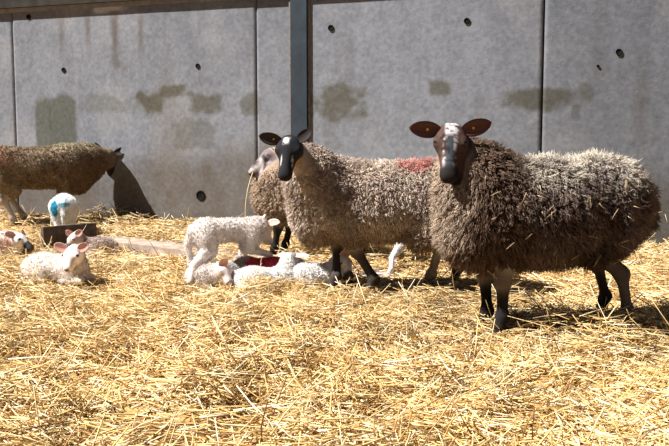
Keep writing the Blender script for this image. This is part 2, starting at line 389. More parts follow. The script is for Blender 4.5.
def surface(groups, h, disp=None):
    P = [p for g_, _ in groups for p in g_]
    lo = np.min([p.lo for p in P], 0) - .05; hi = np.max([p.hi for p in P], 0) + .05
    # coarse pass
    H = h * 4
    nb = np.ceil((hi - lo) / H).astype(int) + 1
    gc = np.stack(np.meshgrid(*[lo[i] + (np.arange(nb[i]) + .5) * H for i in range(3)], indexing='ij'), -1).reshape(-1, 3)
    dc = sdf(groups, gc)
    near = (np.abs(dc) < H * 1.3 + .02).reshape(nb)
    dims = nb * 4 + 1
    vals = np.repeat(np.repeat(np.repeat(dc.reshape(nb), 4, 0), 4, 1), 4, 2).astype(np.float32)
    vals = np.pad(vals, ((0, 1),) * 3, mode='edge')
    mask = np.repeat(np.repeat(np.repeat(near, 4, 0), 4, 1), 4, 2); mask = np.pad(mask, ((0, 1),) * 3, mode='edge')
    m2 = mask.copy(); m2[1:] |= mask[:-1]; m2[:, 1:] |= m2[:, :-1]; m2[:, :, 1:] |= m2[:, :, :-1]
    I = np.argwhere(m2)
    for a in range(0, len(I), 200000):
        ii = I[a:a + 200000]; vals[ii[:, 0], ii[:, 1], ii[:, 2]] = sdf(groups, lo + ii * h)
    ins = vals < 0
    nx, ny, nz = np.array(vals.shape) - 1
    acc = np.zeros((nx, ny, nz, 3)); cnt = np.zeros((nx, ny, nz))
    for ax in range(3):
        sl0 = [slice(None)] * 3; sl1 = [slice(None)] * 3; sl0[ax] = slice(0, -1); sl1[ax] = slice(1, None)
        a = vals[tuple(sl0)]; b = vals[tuple(sl1)]; cr = (a < 0) != (b < 0)
        e = np.argwhere(cr); t = a[cr] / (a[cr] - b[cr]); pos = e.astype(float); pos[:, ax] += t
        o1, o2 = [i for i in range(3) if i != ax]
        for d1 in (0, 1):
            for d2 in (0, 1):
                c = e.copy(); c[:, o1] -= d1; c[:, o2] -= d2
                ok = ((c >= 0) & (c < [nx, ny, nz])).all(1); c2 = c[ok]
                np.add.at(acc, (c2[:, 0], c2[:, 1], c2[:, 2]), pos[ok]); np.add.at(cnt, (c2[:, 0], c2[:, 1], c2[:, 2]), 1)
    has = cnt > 0; vid = -np.ones((nx, ny, nz), int); vid[has] = np.arange(has.sum())
    V = lo + (acc[has] / cnt[has][:, None]) * h
    Q = []
    for ax in range(3):
        sl0 = [slice(None)] * 3; sl1 = [slice(None)] * 3; sl0[ax] = slice(0, -1); sl1[ax] = slice(1, None)
        a = ins[tuple(sl0)]; b = ins[tuple(sl1)]; e = np.argwhere(a != b); inn = a[a != b]
        o1, o2 = (ax + 1) % 3, (ax + 2) % 3
        ok = (e[:, o1] > 0) & (e[:, o2] > 0); e = e[ok]; inn = inn[ok]
        def cid(d1, d2):
            c = e.copy(); c[:, o1] -= d1; c[:, o2] -= d2; return vid[c[:, 0], c[:, 1], c[:, 2]]
        qd = np.stack([cid(0, 0), cid(1, 0), cid(1, 1), cid(0, 1)], -1)
        qd[~inn] = qd[~inn][:, ::-1]; Q.append(qd)
    Q = np.vstack(Q); Q = Q[(Q >= 0).all(1)]
    e_ = 1e-3
    def grad(V):
        return np.stack([(sdf(groups, V + np.eye(3)[i] * e_) - sdf(groups, V - np.eye(3)[i] * e_)) / (2 * e_) for i in range(3)], -1)
    for _ in range(2):
        g_ = grad(V); d = sdf(groups, V); V = V - (d / np.maximum((g_ ** 2).sum(1), .3)).clip(-h, h)[:, None] * g_
    g_ = grad(V); n_ = g_ / (np.linalg.norm(g_, axis=1, keepdims=True) + 1e-9)
    return V, Q, n_

def leaf_ear(base, d, face, L, Wd, col_in, col_out, cup=.35, droop=0.0):
    """cupped leaf shape with thickness; d = outward direction, face = direction the hollow faces"""
    d = nrm(d); face = nrm(np.array(face) - np.dot(face, d) * d); side = np.cross(d, face)
    nu, nv = 12, 9; top = []; bot = []
    for i in range(nu):
        u = i / (nu - 1); wd = Wd * (math.sin(math.pi * min(1, u ** .85 * .90 + .10)) ** .62) * (.62 + .38 * u ** .6) + .0015
        
        for j in range(nv):
            v = -1 + 2 * j / (nv - 1)
            p = np.array(base) + d * L * u + side * wd * v + face * (cup * wd * (v * v - .4)) + np.array([0, 0, -droop * L * u * u])
            th = .0035 + .003 * (1 - u)
            edge = 1 - v * v
            top.append(p + face * th * edge); bot.append(p - face * (th * edge + .0004))
    V = np.array(top + bot); n = nu * nv; Fq = []
    for i in range(nu - 1):
        for j in range(nv - 1):
            a = i * nv + j; Fq.append([a, a + nv, a + nv + 1, a + 1]); Fq.append([n + a, n + a + 1, n + a + nv + 1, n + a + nv])
        Fq.append([i * nv, n + i * nv, n + (i + 1) * nv, (i + 1) * nv]); a = i * nv + nv - 1; Fq.append([a, a + nv, n + a + nv, n + a])
    for j in range(nv - 1):
        Fq.append([j, j + 1, n + j + 1, n + j]); a = (nu - 1) * nv + j; Fq.append([a, n + a, n + a + 1, a + 1])
    c = np.vstack([np.tile(col_in, (n, 1)), np.tile(col_out, (n, 1))]).astype(float)
    # darker rim
    for i in range(nu):
        for j in (0, nv - 1): c[i * nv + j] = col_out
    return V, np.array(Fq), c

def head_frame(fwd, up=(0, 0, 1), roll=0.0):
    x = nrm(fwd); u = np.array(up, float); 
    z = u - np.dot(u, x) * x; z = nrm(z); y = np.cross(z, x)
    if roll:
        c, s = math.cos(roll), math.sin(roll); y, z = c * y + s * z, c * z - s * y
    return np.stack([x, y, z], 1)      # columns: local axes in world
def head_prims(pos, R, s, col, muz=1.0, wide=1.20):
    T = lambda q: np.array(pos) + R @ (np.array(q) * s)
    W_ = wide
    RR = R.T; m = muz
    X = lambda x: .08 + (x - .08) * m
    P = [ell(T((.028, 0, -.022)), np.array((.070, .058 * W_, .060)) * s, RR, col),
         ell(T((.072, 0, -.014)), np.array((.055, .058 * W_, .042)) * s, RR, col),
         cone(T((.07, 0, -.034)), T((X(.215), 0, -.040)), .058 * s, .035 * s, col),
         ell(T((X(.230), 0, -.042)), np.array((.030, .034, .029)) * s, RR, col),
         cone(T((.02, 0, -.088)), T((X(.205), 0, -.068)), .034 * s, .020 * s, col),
         cone(T((.055, 0, .008)), T((X(.20), 0, -.018)), .032 * s, .019 * s, col)]
    for q in (-1, 1):
        P.append(ell(T((.035, q * .03, -.062)), np.array((.052, .028, .045)) * s, RR, col))
        P.append(ell(T((.078, q * .049 * W_, .004)), np.array((.022, .016, .016)) * s, RR, col))
        P.append(ell(T((X(.245), q * .017, -.034)), np.array((.013, .011, .013)) * s, RR, col))
    return P, T

def fleece_mesh(V, Q, n_, wool, colf, count, L, wd, grav, clump=0.6, nclump=900, seed=1, thr=.45, wave=.06, Kr=4, lf=None):
    rg = np.random.default_rng(seed)
    tri = np.vstack([Q[:, [0, 1, 2]], Q[:, [0, 2, 3]]])
    A = np.linalg.norm(np.cross(V[tri[:, 1]] - V[tri[:, 0]], V[tri[:, 2]] - V[tri[:, 0]]), axis=1)
    wt = wool[tri].mean(1); A = A * (wt > thr)
    f = rg.choice(len(tri), count, p=A / A.sum()); r1 = np.sqrt(rg.random(count)); r2 = rg.random(count)
    b = np.stack([1 - r1, r1 * (1 - r2), r1 * r2], -1)[..., None]
    root = (V[tri[f]] * b).sum(1); nn = (n_[tri[f]] * b).sum(1); nn /= np.linalg.norm(nn, axis=1, keepdims=True)
    wl = (wool[tri[f]] * b[..., 0]).sum(1).clip(0, 1)
    root = root - nn * wd * 1.5
    d1 = nn * .55 + np.array([0, 0, -grav]) + rg.normal(0, .22, (count, 3))
    d1 = d1 - nn * np.minimum(0, (d1 * nn).sum(1) - .10)[:, None]
    d1 /= np.linalg.norm(d1, axis=1, keepdims=True)
    Ls = L * rg.uniform(.7, 1.25, count) * (.35 + .65 * wl)
    lump = fbm(root * 9, seed, 2); Ls *= .7 + .6 * lump
    if lf is not None: Ls *= lf(root)
    d0 = nn + rg.normal(0, .25, (count, 3)); d0 /= np.linalg.norm(d0, axis=1, keepdims=True)
    # clump towards shared tips
    ci = rg.choice(count, nclump, replace=False); kd = KDTree(nclump)
    tips = root + (d0 * .5 + d1 * .5) * Ls[:, None]
    for k, i in enumerate(ci): kd.insert(root[i], k)
    kd.balance()
    near = np.array([kd.find(r)[1] for r in root]); ct = tips[ci[near]]
    want = ct - (root + d0 * (Ls * .5)[:, None]); wn = np.linalg.norm(want, axis=1, keepdims=True) + 1e-6
    d1 = d1 * (1 - clump) + want / wn * clump; d1 /= np.linalg.norm(d1, axis=1, keepdims=True)
    wds = wd * rg.uniform(.6, 1.3, count)
    Vl, Ql, caps, tt = strands(root, d0, d1, Ls, wds, Kr, wave, 3, .25, 1.0, 1.6, rg)
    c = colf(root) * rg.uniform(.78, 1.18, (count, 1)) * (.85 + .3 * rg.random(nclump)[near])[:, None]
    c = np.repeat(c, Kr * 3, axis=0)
    return Vl, Ql, caps, c

def build_animal(kind, groups, origin, wcolf, label, h, fleece, head, cat='sheep', group=None, facef=None, hoof_col=None):
    """groups in world space; head = dict(T,R,s,eyes..,ears..)"""
    V, Q, n_ = surface(groups, h)
    C, wl = blend_attr(groups, V, .010)
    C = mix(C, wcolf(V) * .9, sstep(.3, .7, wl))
    if facef is not None:
        C = facef(V, C, wl, head)
    origin = np.array(origin, float)
    root = link(kind, None, label=label, cat=cat, group=group, loc=origin)
    disp = (fbm(V * 45, 3, 2) - .5) * .010 * sstep(.4, .8, wl) * fleece.get('rough', 1)
    me = mesh_np('body', V + n_ * disp[:, None] - origin, [Q], C, M_skin); link('body', me, parent=root)
    Vl, Ql, caps, c = fleece_mesh(V, Q, n_, wl, wcolf, fleece['n'], fleece['L'], fleece['w'], fleece['g'], fleece.get('clump', .6), fleece.get('nc', 900), fleece.get('seed', 1), wave=fleece.get('wave', .06), lf=fleece.get('lf'))
    me = mesh_np('fleece', Vl - origin, [Ql, caps], c, M_wool); link('fleece', me, parent=root)
    T, R, s = head['T'], head['R'], head['s']
    for q in (-1, 1):
        e = T((.084, q * .0525 * 1.14, .009)); prof = [(max(.0001, math.sin(a)) * .0155 * s, -math.cos(a) * .0155 * s) for a in np.linspace(0, math.pi, 9)]
        Ve, Fe = lathe(prof, R[:, 1] * q, e, 12)
        link('eye', mesh_np('eye', Ve - origin, [Fe], None, M_eye), parent=root)
    for q, spec in zip((-1, 1), head['ears']):
        d, fc, L, W_ = spec['d'], spec['f'], spec['L'], spec['W']
        Ve, Fe, ce = leaf_ear(T((.018, q * .046, .010)), d, fc, L, W_, spec['ci'], spec['co'], spec.get('cup', .4), spec.get('droop', 0))
        ear = link('ear', mesh_np('ear', Ve - origin, [Fe], ce, M_ear), parent=root)
        if spec.get('tag'):
            dd = nrm(d); ff = nrm(np.array(fc) - np.dot(fc, dd) * dd)
            Vt, Ft = lathe([(.0001, .0), (.0062, .0), (.0062, .004), (.0001, .004)], ff, T((.018, q * .046, .010)) + dd * L * spec['tag'] - ff * .002, 10)
            link('ear_tag', mesh_np('ear_tag', Vt - origin, [Ft], None, M_tag, smooth=False), parent=ear)
    return root

def rot2(v, yaw):
    c, s = math.cos(yaw), math.sin(yaw); return np.array([c * v[0] - s * v[1], s * v[0] + c * v[1], v[2]])

def ewe(label, origin, yaw, feet, head_pos, head_fwd, *, s=1.0, up=(0, 0, 1), roll=0, legcols, facecol, wcolf, facef, ears, fl, neck_mid=None, tail=True, belly=0.0, woollow=.36, hs=1.0, group='sheep standing in the straw pen', neck_r=(.17, .105), hull=1.0, hock=.08, vsq=1.0, ldx=(0, 0, 0, 0)):
    """feet: 4 world points FL FR HL HR (left = +y local); local x forward"""
    o = np.array(origin, float)
    Lc = lambda x, y, z: o + rot2((x * s, y * s, z * s), yaw)
    wc = (.5, .5, .5)
    torso = [ell(Lc(-.34, 0, .575 + (1 - vsq) * .24), np.array((.22, .215 * hull, .225 * vsq)) * s, rotm(yaw), wc, 1),
             ell(Lc(-.02, 0, .545 + (1 - vsq) * .24), np.array((.36, .245 * hull, .235 * vsq)) * s, rotm(yaw), wc, 1),
             ell(Lc(.28, 0, .56 + (1 - vsq) * .24), np.array((.22, .20 * hull, .235 * vsq)) * s, rotm(yaw), wc, 1),
             cone(Lc(-.36, 0, .625), Lc(.28, 0, .63), .155 * s, .15 * s, wc, 1),
             ell(Lc(.38, 0, .50), np.array((.13, .13, .17)) * s, rotm(yaw), wc, 1)]
    R = head_frame(head_fwd, up, roll)
    hp, T = head_prims(head_pos, R, s * hs, facecol)
    nb = np.array(head_pos) + R @ (np.array((-.005, 0, -.085)) * s)
    n0 = Lc(.30, 0, .62)
    nm = (n0 + nb) / 2 + np.array([0, 0, -.01]) if neck_mid is None else np.array(neck_mid)
    neck = [cone(n0, nm, neck_r[0] * s * 1.03, (neck_r[0] * .55 + neck_r[1] * .45) * s, wc, 1), cone(nm, nb, (neck_r[0] * .55 + neck_r[1] * .45) * s, neck_r[1] * .62 * s, wc, .8),
            cone(Lc(.38, 0, .48), nm + np.array([0, 0, -.03]), .13 * s, .10 * s, wc, 1)]
    if tail:
        torso += [cone(Lc(-.53, 0, .64), Lc(-.585, 0, .50), .045 * s, .035 * s, wc, 1)]
    groups = [(torso + neck, .035), (hp, .010)]
    for i, f in enumerate(feet):
        if f is None: continue
        f = np.array(f, float); sd = 1 if i % 2 == 0 else -1
        ca, cb, cc = legcols[i]     # upper, cannon, hoof
        fz = f + [0, 0, 0]
        fw = rot2((1, 0, 0), yaw)
        if i < 2:
            sh = Lc(.27 + ldx[i], sd * .11, .46); el = Lc(.25 + ldx[i], sd * .115, .34)
            w_ = (el[2] - .255 * s) / el[2]; kn = f * w_ + el * (1 - w_) + fw * .012; kn[2] = .255 * s
            chain = [cone(sh, el, .10 * s, .062 * s, wc, 1), cone(el, kn, .056 * s, .036 * s, ca),
                     ell(kn, np.array((.038, .034, .044)) * s, None, ca), cone(kn, f + [0, 0, .085 * s], .030 * s, .0255 * s, cb)]
        else:
            sh = Lc(-.36 + ldx[i], sd * .11, .48); el = Lc(-.27 + ldx[i], sd * .13, .37)
            hk = f * .55 + el * .45; hk[2] = .275 * s; hk = hk - fw * hock * s
            chain = [cone(sh, el, .125 * s, .082 * s, wc, 1), cone(el, hk, .060 * s, .033 * s, ca),
                     ell(hk, np.array((.038, .030, .045)) * s, None, ca), cone(hk, f + [0, 0, .085 * s], .029 * s, .025 * s, cb)]
        pa = f + [0, 0, .085 * s]; 
        sdv = rot2((0, 1, 0), yaw)
        chain += [ell(pa, np.array((.031, .030, .032)) * s, None, cb), cone(pa, f + fw * .02 * s + [0, 0, .045 * s], .027 * s, .027 * s, cb)]
        for q in (-1, 1):
            chain.append(cone(f + fw * .016 * s + sdv * q * .014 * s + [0, 0, .03 * s], f + fw * .04 * s + sdv * q * .015 * s + [0, 0, .006 * s], .020 * s, .016 * s, cc))
        groups.append((chain, .008))
    head = dict(T=T, R=R, s=s * hs, ears=[dict(e) for e in ears])
    return build_animal('ewe', groups, (o[0], o[1], 0), wcolf, label, .0095, fl, head, 'sheep', group, facef)

def rotm(yaw, pitch=0.0):
    c, s = math.cos(yaw), math.sin(yaw)
    X = np.array([c, s, 0]); Y = np.array([-s, c, 0]); Z = np.array([0, 0, 1.0])
    if pitch:
        cp, sp = math.cos(pitch), math.sin(pitch); X, Z = cp * X + sp * Z, cp * Z - sp * X
    return np.stack([X, Y, Z], 0)

def face_common(V, C, wl, hd, muzzle=None, blaze=None, mott=None):
    q = (V - hd['T']((0, 0, 0))) @ hd['R'] / hd['s']
    m = (1 - sstep(.3, .6, wl)) * ((q[:, 0] > -.08) & (q[:, 0] < .32) & (np.abs(q[:, 1]) < .1) & (np.abs(q[:, 2]) < .16))
    return q, m
def noz(V, sc, seed=0): return fbm(V * sc, seed, 3)

DK = (.018, .016, .016)
# ================================================================== EWE A : front right
def wcolA(p):
    z = p[:, 2]; n = fbm(p * 6, 4, 3); n2 = fbm(p * 22, 6, 2)
    c = mix([.13, .090, .072], [.225, .17, .145], sstep(.35, .65, n))  # base wool darkened to put flank and neck shade into the colour
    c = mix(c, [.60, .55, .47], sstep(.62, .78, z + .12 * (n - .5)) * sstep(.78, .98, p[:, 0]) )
    c = mix(c, [.085, .052, .034], .75 * sstep(.50, .28, z + .12 * (n - .5)))  # dirty belly, deepened with painted shade
    c = mix(c, [.20, .14, .15], .45 * sstep(.5, .7, n2) * sstep(.35, .5, z))
    c = mix(c, [.17, .11, .075], .7 * sstep(.98, .80, p[:, 0]))  # neck shade painted into the wool
    c = mix(c, [.48, .38, .30], .8 * sstep(.66, .54, p[:, 0] + .3 * (n - .5)) * sstep(.30, .45, z))  # sunlit left edge painted as paler wool
    return c
def faceA(V, C, wl, hd):
    q, m = face_common(V, C, wl, hd)
    n = noz(V, 60, 3)
    b = [.085, .050, .042]
    C2 = mix(C, b, m)
    C2 = mix(C2, [.05, .06, .075], m * sstep(.024, .012, np.abs(q[:, 1])) * sstep(.05, .09, q[:, 0]))
    bl = np.maximum(sstep(.010, .003, np.abs(np.abs(q[:, 1] + .002) - .024)) * sstep(.05, .08, q[:, 0]) * sstep(.23, .17, q[:, 0]),
                    sstep(.036, .022, np.abs(q[:, 1] - .004)) * sstep(.075, .05, q[:, 0]) * (q[:, 2] > -.02))
    C2 = mix(C2, [.50, .49, .52], m * bl * sstep(.40, .52, n) * (q[:, 2] > -.05))
    C2 = mix(C2, DK, m * sstep(.185, .225, q[:, 0] + .02 * (n - .5)))
    C2 = mix(C2, [.02, .014, .012], m * sstep(.36, .30, n) * .8)
    C2 = mix(C2, [.42, .25, .13], m * sstep(-.065, -.085, q[:, 2]) * sstep(.19, .15, q[:, 0]))
    return C2
fA = [G(502, 334), G(487, 327), G(627, 327), G(605, 311)]
fA = [np.array([p[0], p[1], 0]) for p in fA]
oA = sum(fA) / 4 + np.array([-.09, -.02, .035]); yawA = math.radians(180 + 15)
hpA = K(451, 129.5, 4.20)
earc = ((.115, .050, .042), (.030, .018, .016))
lfA = lambda r: .25 + .75 * sstep(.11, .21, np.linalg.norm(r - hpA - np.array([0, 0, -.08]), axis=1))
eA = ewe('large long-fleeced ewe with brown blazed face and dark flank standing at the front right',
    oA, yawA, fA, hpA, (-.10, -.62, -.78), up=(0, -.3, 1), s=.945, hs=1.08, ldx=(0, 0, .03, .03),
    legcols=[((.20, .155, .13), DK, DK), ((.24, .19, .16), DK, DK), ((.085, .065, .058), (.12, .10, .095), DK), ((.07, .05, .045), (.05, .04, .035), DK)],
    facecol=(.085, .05, .042), wcolf=wcolA, facef=faceA,
    ears=[dict(d=(-1, -.1, .10), f=(0, -1, -.1), L=.150, W=.045, ci=earc[0], co=earc[1], tag=.42),
          dict(d=(1, -.05, .30), f=(0, -1, -.1), L=.145, W=.045, ci=earc[0], co=earc[1], tag=.4)],
    hock=.045, fl=dict(n=42000, L=.060, w=.0027, g=.75, nc=2300, clump=.55, seed=3, lf=lfA), neck_r=(.150, .10), hull=1.05)

rw = np.random.default_rng(21); nw = 46
lx = rw.uniform(-.5, .42, nw); lz = rw.uniform(.30, .78, nw); ly = .255 * np.sqrt(np.clip(1 - ((lz - .55) / .29) ** 2, .05, 1)) + .035
wr = np.array([oA * [1, 1, 0] + rot2((a_ * .975, b_ * .975, c_ * .975), yawA) for a_, b_, c_ in zip(lx, ly, lz)])
dw0 = np.stack([rw.normal(0, .6, nw), rw.normal(-.1, .15, nw), -rw.random(nw)], -1); dw0 /= np.linalg.norm(dw0, axis=1, keepdims=True)
Vw, Qw, cw, _ = strands(wr, dw0, dw0 + [0, 0, -.2], rw.uniform(.02, .07, nw), rw.uniform(.0009, .0016, nw), 3, 0, 3, .7)
ws = link('straw_wisps', mesh_np('straw_wisps', Vw - np.array(eA.location), [Qw, cw], np.tile([.66, .50, .28], (len(Vw), 1)), M_straw), parent=eA, kind='stuff')

# ================================================================== EWE B : black faced, centre
def wcolB(p):
    z = p[:, 2]; n = fbm(p * 6, 5, 3); n2 = fbm(p * 25, 7, 2)
    c = mix([.46, .37, .31], [.66, .57, .49], sstep(.35, .65, n))
    c = mix(c, [.27, .18, .18], .40 * sstep(.5, .68, n2) * sstep(.35, .48, z))
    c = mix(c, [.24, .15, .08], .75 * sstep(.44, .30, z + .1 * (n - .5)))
    red = sstep(1.0, .75, ((p[:, 0] - .45) / .125) ** 2 + ((z - .785) / .085) ** 2 + 1.2 * (n - .5))
    c = mix(c, [.50, .19, .17], .72 * red)
    return c
def faceB(V, C, wl, hd):
    q, m = face_common(V, C, wl, hd); n = noz(V, 60, 5)
    C2 = mix(C, [.020, .020, .024], m)
    w = sstep(.024, .012, np.abs(q[:, 1] + .012)) * sstep(.0, .02, q[:, 0]) * sstep(.075, .05, q[:, 0]) * (q[:, 2] > -.03)
    w = np.maximum(w, sstep(.006, .002, np.abs(np.abs(q[:, 1] - .004) - .032)) * sstep(.12, .14, q[:, 0]) * sstep(.20, .17, q[:, 0]))
    C2 = mix(C2, [.62, .60, .60], m * w * sstep(.36, .46, n))
    C2 = mix(C2, [.45, .27, .13], m * sstep(-.072, -.09, q[:, 2]) * sstep(.17, .12, q[:, 0]))
    return C2
fB = [G(374, 293), G(336, 291), G(431, 288), G(458, 281)]
oB = np.array([.26, 5.36, -.025]); hpB = K(290, 140, 5.12)
lfB = lambda r: .25 + .75 * sstep(.11, .21, np.linalg.norm(r - hpB - np.array([0, 0, -.08]), axis=1))
black = ((.035, .028, .028), (.015, .014, .015))
ewe('black-faced ewe with a white forehead spot and a red mark on its back, standing mid-pen',
    oB, math.radians(180 - 8), fB, hpB, (-.12, -.62, -.77), up=(0, -.3, 1), s=.97, hs=.98, ldx=(-.12, 0, 0, 0),
    legcols=[((.10, .07, .05), (.05, .045, .04), DK), ((.38, .27, .17), (.06, .05, .045), DK), ((.16, .12, .09), (.30, .26, .22), DK), ((.10, .07, .05), (.05, .04, .04), DK)],
    facecol=(.02, .02, .024), wcolf=wcolB, facef=faceB,
    ears=[dict(d=(-1, .1, .22), f=(0, -1, -.25), L=.135, W=.042, ci=black[0], co=black[1], tag=.35),
          dict(d=(.75, .15, .62), f=(0, -1, .3), L=.105, W=.040, ci=black[0], co=black[1])],
    fl=dict(n=34000, L=.040, w=.0032, g=.65, nc=3000, clump=.6, seed=5, wave=.10, lf=lfB), neck_r=(.145, .095), vsq=.93)

# ================================================================== EWE C : grey faced, behind B
def wcolC(p):
    n = fbm(p * 6, 8, 3); c = mix([.40, .30, .22], [.56, .45, .34], sstep(.35, .65, n))
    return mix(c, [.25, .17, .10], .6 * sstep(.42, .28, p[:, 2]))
def faceC(V, C, wl, hd):
    q, m = face_common(V, C, wl, hd); n = noz(V, 28, 8)
    C2 = mix(C, [.20, .16, .165], m)
    C2 = mix(C2, [.46, .42, .42], m * sstep(.50, .60, n) * (q[:, 0] > .07))
    C2 = mix(C2, [.05, .045, .05], m * sstep(.42, .34, n) * (q[:, 0] > .05))
    C2 = mix(C2, [.04, .035, .035], m * sstep(.22, .245, q[:, 0]) * (q[:, 2] < -.03))
    C2 = mix(C2, [.40, .30, .24], m * sstep(.03, .0, q[:, 0]))
    return C2
yC = math.atan2(.42, -.9); oC = np.array([-.16, 6.72, 0]); hpC = K(274, 151, 6.80)
fC = [oC + rot2(v, yC) for v in ((.27, .11, 0), (.30, -.12, 0), (-.38, .11, 0), (-.34, -.11, 0))]
lfC = lambda r: .25 + .75 * sstep(.10, .20, np.linalg.norm(r - hpC - np.array([0, 0, -.08]), axis=1))
ewe('grey-faced ewe in profile behind the black-faced ewe, a straw stalk hanging from its mouth',
    oC, yC, fC, hpC, (-.80, -.12, -.56), s=.88, hs=1.08,
    legcols=[(DK, DK, DK)] * 4, facecol=(.2, .16, .165), wcolf=wcolC, facef=faceC,
    ears=[dict(d=(.2, -.9, .15), f=(-.8, 0, -.3), L=.10, W=.035, ci=(.2, .13, .12), co=(.15, .12, .12)),
          dict(d=(.3, .9, .2), f=(-.8, 0, -.3), L=.10, W=.035, ci=(.2, .13, .12), co=(.15, .12, .12))],
    fl=dict(n=16000, L=.045, w=.0038, g=.65, nc=1500, clump=.6, seed=9, wave=.08, lf=lfC))

# ================================================================== EWE D : far left, at the wall
def wcolD(p):
    n = fbm(p * 5, 9, 3); z = p[:, 2]
    c = mix([.20, .145, .095], [.31, .24, .165], sstep(.35, .65, n))
    c = mix(c, [.36, .32, .22], .6 * sstep(.72, .84, z + .1 * (n - .5)))
    c = mix(c, [.40, .15, .11], .5 * sstep(-3.05, -3.3, p[:, 0]) * sstep(.55, .68, z) * sstep(.4, .6, n))
    return mix(c, [.12, .075, .045], .6 * sstep(-2.75, -2.5, p[:, 0]) * sstep(.8, .6, z))
def faceD(V, C, wl, hd):
    q, m = face_common(V, C, wl, hd); return mix(C, [.022, .018, .017], m * sstep(.08, .14, q[:, 0]))
oD = np.array([-3.02, 9.20, .0]); yD = math.radians(20); hpD = K(108, 153, 9.60)
fD = [oD + rot2((.29, .11, 0), yD), oD + rot2((.24, -.12, 0), yD), G(24, 224), G(13, 226)]
fD = [np.array([p[0], p[1], 0]) for p in fD]
lfD = lambda r: .3 + .7 * sstep(.10, .30, np.linalg.norm(r - hpD - np.array([0, 0, -.05]), axis=1))
ewe('brown-fleeced ewe at the far left turned to the concrete wall with its face lowered',
    oD, yD, fD, hpD, (.02, .62, -.78), up=(0, .5, .8), s=.97, hs=1.2,
    legcols=[(DK, DK, DK), (DK, DK, DK), ((.30, .24, .20), (.42, .38, .36), DK), ((.30, .24, .20), (.45, .41, .39), DK)],
    facecol=(.10, .065, .045), wcolf=wcolD, facef=faceD,
    ears=[dict(d=(.95, -.1, .30), f=(.3, -.8, .2), L=.17, W=.048, ci=black[0], co=black[1]),
          dict(d=(-.55, -.2, .82), f=(.3, .8, .2), L=.15, W=.028, ci=black[0], co=black[1])],
    fl=dict(n=16000, L=.028, w=.0045, g=.6, nc=1600, clump=.5, seed=11, lf=lfD), neck_r=(.19, .16), hull=1.0, vsq=.84)

# ================================================================== lambs
def lcol(base=(.80, .76, .73), marks=()):
    def f(p):
        n = fbm(p * 14, 3, 3); c = mix(np.array(base) * .86, base, sstep(.35, .6, n))
        for (mc, mr, mcol, amt) in marks:
            e = (((p - np.array(mc)) / np.array(mr)) ** 2).sum(1); c = mix(c, mcol, amt * sstep(1.05, .7, e + .9 * (n - .5)))
        return c
    return f
def lface(base=(.74, .68, .66), eye=(.25, .2, .19), nose=(.10, .08, .085), patch=None, pink=(.72, .50, .45)):
    def f(V, C, wl, hd):
        q, m = face_common(V, C, wl, hd); n = noz(V, 60, 3)
        C2 = mix(C, base, m)
        if patch is not None: C2 = mix(C2, patch[0], m * sstep(patch[1], patch[1] + .03, q[:, 0] + .03 * (n - .5)))
        er = np.minimum(np.linalg.norm(q - [.080, .06, .006], axis=1), np.linalg.norm(q - [.080, -.06, .006], axis=1))
        C2 = mix(C2, eye, m * sstep(.024, .014, er))
        C2 = mix(C2, nose, m * sstep(.208, .216, q[:, 0]) * (q[:, 2] > -.06))
        C2 = mix(C2, nose, .8 * m * (q[:, 0] > .16) * sstep(.004, .002, np.abs(q[:, 2] + .058)))
        return C2
    return f
PINK = ((.66, .36, .32), (.72, .60, .56))
def lamb(label, groups, org, hp_T_R_s, wc_, ff, ears, n=8000, L=.014):
    T, R, s = hp_T_R_s
    hd = dict(T=T, R=R, s=s, ears=ears)
    # eyes sit on the shorter face the same way
    return build_animal('lamb', groups, org, wc_, label, .0068, dict(n=n, L=L, w=.0018, g=.35, clump=.55, nc=max(300, n // 7), seed=int(abs(org[0]) * 100), rough=.35, wave=.12), hd, 'lamb', 'young lambs in the straw pen', ff)
def lhead(hp, fwd, s, col, muz, up, roll=0):
    R = head_frame(fwd, up, roll); P, T = head_prims(hp, R, s, col, muz, 1.18); return P, T, R
